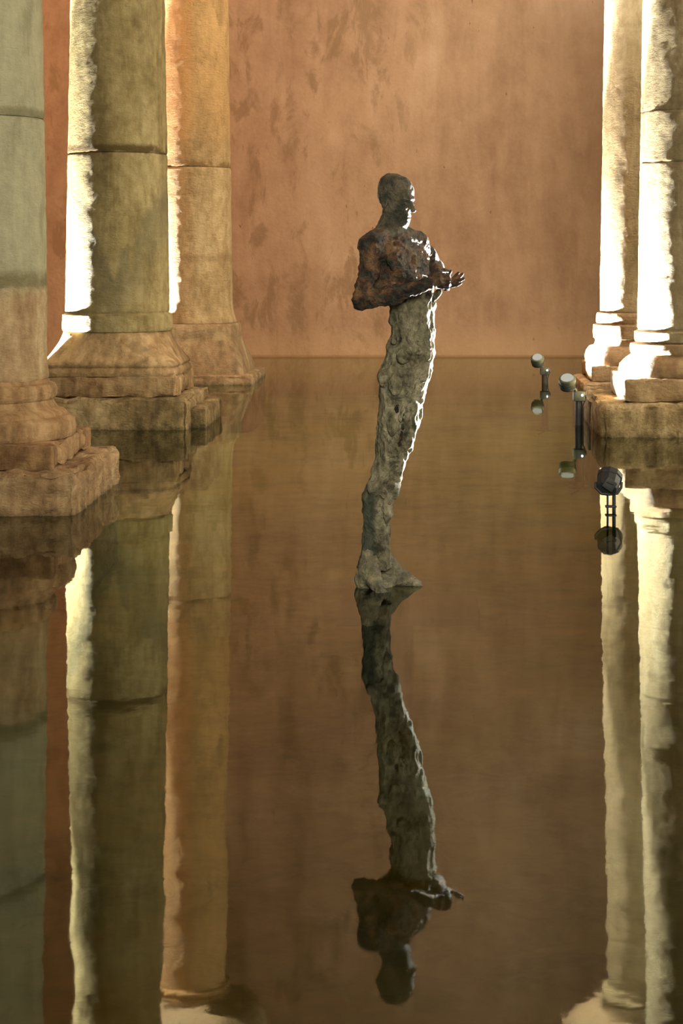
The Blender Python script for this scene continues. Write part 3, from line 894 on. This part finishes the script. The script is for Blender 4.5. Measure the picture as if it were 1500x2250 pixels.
    f.chain([el, S(862, 644, -0.16), wr], [0.040, 0.041, 0.027], 0.02)
    # far arm
    fel = S(958, 588, 0.27); fwr = S(966, 610, 0.045)
    f.chain([fsh, S(938, 560, 0.215), fel], [0.048, 0.042, 0.037], 0.025)
    f.chain([fel, S(962, 600, 0.16), fwr], [0.036, 0.034, 0.024], 0.02)
    # near hand: fingers folded over the palm of the other
    pm = S(962, 614, -0.150)
    f.chain([wr, pm], [0.026, 0.026], 0.012)
    f.ell(S(962, 613, -0.148), (0.034, 0.017, 0.036), None, 0.012)
    for i, (dy, ln) in enumerate(((-13, 1.0), (-5, 1.12), (4, 1.05), (13, 0.85))):
        k0 = S(971, 613 + dy, -0.150)
        k1 = S(971 + 13 * ln, 613 + dy + 2, -0.140)
        k2 = S(971 + 15 * ln, 613 + dy + 5, -0.112)
        k3 = S(971 + 7 * ln, 613 + dy + 7, -0.100)
        f.chain([S(962, 613 + dy * 0.8, -0.150), k0, k1, k2, k3], [0.011, 0.0095, 0.009, 0.0082, 0.007], 0.004)
    f.chain([S(954, 604, -0.145), S(964, 594, -0.125), S(976, 591, -0.105), S(983, 593, -0.095)], [0.013, 0.011, 0.010, 0.008], 0.006)   # thumb
    # far hand: open, palm up under the other
    f.chain([fwr, S(974, 619, -0.02)], [0.023, 0.024], 0.012)
    f.ell(S(980, 620, -0.045), (0.036, 0.040, 0.016), None, 0.012)
    tips = [(S(993, 612, -0.005), S(1003, 602, 0.000), S(1007, 597, 0.002)),
            (S(997, 614, -0.030), S(1010, 604, -0.032), S(1016, 599, -0.034)),
            (S(997, 618, -0.055), S(1011, 612, -0.062), S(1018, 609, -0.066)),
            (S(993, 624, -0.078), S(1005, 622, -0.092), S(1011, 619, -0.098))]
    for a_, b_, c_ in tips:
        f.chain([S(982, 620, (a_[1] - 0.045) / 2), a_, b_, c_], [0.011, 0.0098, 0.0085, 0.007], 0.004)
    f.chain([S(972, 616, -0.01), S(982, 603, 0.015), S(990, 594, 0.022)], [0.013, 0.0105, 0.008], 0.006)
    # feet
    f.chain([S(838, 1222, 0.03), S(858, 1246, 0.05), S(888, 1266, 0.045), S(920, 1281, 0.035)], [0.042, 0.034, 0.022, 0.012], 0.02)
    f.cone(S(836, 1266, 0.02), S(912, 1286, 0.03), 0.034, 0.014, 0.02)
    f.chain([S(812, 1215, -0.02), S(806, 1252, -0.03), S(795, 1270, -0.025)], [0.034, 0.036, 0.034], 0.03)
    f.chain([S(814, 1240, -0.03), S(824, 1266, -0.08), S(838, 1286, -0.15)], [0.038, 0.030, 0.016], 0.03)
    f.cone(S(800, 1278, -0.03), S(850, 1282, 0.0), 0.030, 0.030, 0.02)
    for i in range(5):     # toes
        f.cone(S(910, 1282, 0.012 + 0.013 * i), S(927 - 3 * i, 1286, 0.008 + 0.017 * i), 0.010, 0.007, 0.005)
        f.cone(S(829 + 3.6 * i, 1283, -0.145 + 0.004 * i), S(832 + 4.6 * i, 1288, -0.165 + 0.008 * i), 0.010, 0.008, 0.005)
    # hollows between the near arm and the ribs
    f.ell(S(851, 604, -0.165), (0.022, 0.050, 0.036), None, 0.012, cut=True)
    f.ell(S(900, 608, -0.165), (0.020, 0.040, 0.018), None, 0.012, cut=True)
    f.cone(S(903, 570, 0.02), S(926, 636, 0.02), 0.040, 0.030, 0.03)
    f.cone(S(836, 585, -0.05), S(843, 645, -0.06), 0.045, 0.038, 0.03)
    f.cone(S(922, 560, 0.07), S(934, 622, 0.04), 0.032, 0.026, 0.02)
    # stump down to the sunken plate
    f.sections([-0.08, 0.02], [-0.075, -0.075], [0, 0], [0.075, 0.075], [0.06, 0.06], 0.0, 0.02)
    v, q = f.mesh()
    def nf(p):
        am = 0.011 if p.z > 0.15 else 0.006
        if p.x > 0.20: return 0.001 * noise.noise(p * 60)
        if p.z > 1.60: am = 0.0045
        return am * (fbm(p * 22, 3) * 1.2 + 0.5 * noise.noise(p * 55))
    v = roughen(v, q, nf)
    link_arrays('body', v.tolist(), q.tolist(), M['bronze'], root)

    # robe
    g = Field((-0.20, -0.20, 0.06), (0.28, 0.22, 1.42), 0.0045)
    a = [(r[2] - r[1]) / 2 * K for r in R]
    g.sections(z, cx, [0] * len(z), a, [v_ * 0.86 for v_ in a], 0.0, 0.01)
    # hem flaps and clods of cloth
    for (px, py, vv, r1, r2, r3) in ((934, 772, -0.075, 0.030, 0.014, 0.036), (916, 762, -0.092, 0.022, 0.012, 0.024), (928, 812, -0.070, 0.032, 0.016, 0.048), (906, 738, -0.094, 0.018, 0.012, 0.034),
                                     (912, 706, -0.085, 0.014, 0.012, 0.05), (888, 775, -0.108, 0.03, 0.012, 0.03), (846, 826, -0.04, 0.032, 0.05, 0.04), (870, 840, -0.10, 0.03, 0.012, 0.05),
                                     (886, 905, -0.088, 0.025, 0.012, 0.045), (862, 930, -0.088, 0.018, 0.012, 0.05), (872, 985, -0.078, 0.022, 0.010, 0.045), (822, 1066, -0.03, 0.034, 0.045, 0.04),
                                     (842, 1075, -0.072, 0.022, 0.010, 0.03), (850, 1110, -0.06, 0.012, 0.012, 0.09)):
        g.ell(S(px, py, vv), (r1, r2, r3), None, 0.010)
    g.chain([S(946, 636, -0.03), S(938, 660, -0.07), S(932, 700, -0.078), S(940, 735, -0.07), S(944, 760, -0.06)], [0.010, 0.012, 0.010, 0.010, 0.008], 0.008)
    g.chain([S(964, 636, -0.09), S(956, 648, -0.075), S(951, 660, -0.06)], [0.005, 0.005, 0.006], 0.006)
    g.chain([S(866, 650, -0.05), S(864, 700, -0.06), S(866, 745, -0.07)], [0.012, 0.012, 0.012], 0.01)
    # the crease between the legs
    g2 = [(905, 860), (880, 960), (858, 1060), (838, 1160), (832, 1225)]
    for (p, q2) in zip(g2[:-1], g2[1:]):
        pa = S(p[0], p[1], -0.155); pb = S(q2[0], q2[1], -0.120)
        for t in np.linspace(0, 1, 6):
            c = pa + (pb - pa) * t
            g.ell((c[0], c[1] + 0.050, c[2]), (0.011, 0.012, 0.035), None, 0.02, cut=True)
    v, q = g.mesh()
    def nr(p):
        n1 = fbm(Vector((p.x * 17, p.y * 17, p.z * 11)), 3)
        ridge = abs(noise.noise(Vector((p.x * 15 + 3, p.y * 15, p.z * 9))))
        lump = noise.noise(Vector((p.x * 26 + 9, p.y * 26, p.z * 16)))
        return 0.018 * n1 + 0.016 * (0.25 - ridge) + 0.013 * max(0, lump) + 0.004 * noise.noise(p * 48)
    v = roughen(v, q, nr)
    o = link_arrays('robe', v.tolist(), q.tolist(), M['robe'], root)
    o['label'] = 'pale crusted wrapped robe'
    bm = bmesh.new()
    rough_block(bm, (-0.24, -0.30, -0.125), (0.40, 0.30, -0.085), step=0.08, r=0.008, rough=0.003, chip=0.01)
    link_bm('sunken_plate', bm, M['plate'], root)
    bm = bmesh.new()
    lathe_on(bm, (-0.02, 0, FL), (0, 0, 1), [(0, 0.12), (-FL - 0.113, 0.12)], 24)
    link_bm('support_post', bm, M['plate'], root)
statue()
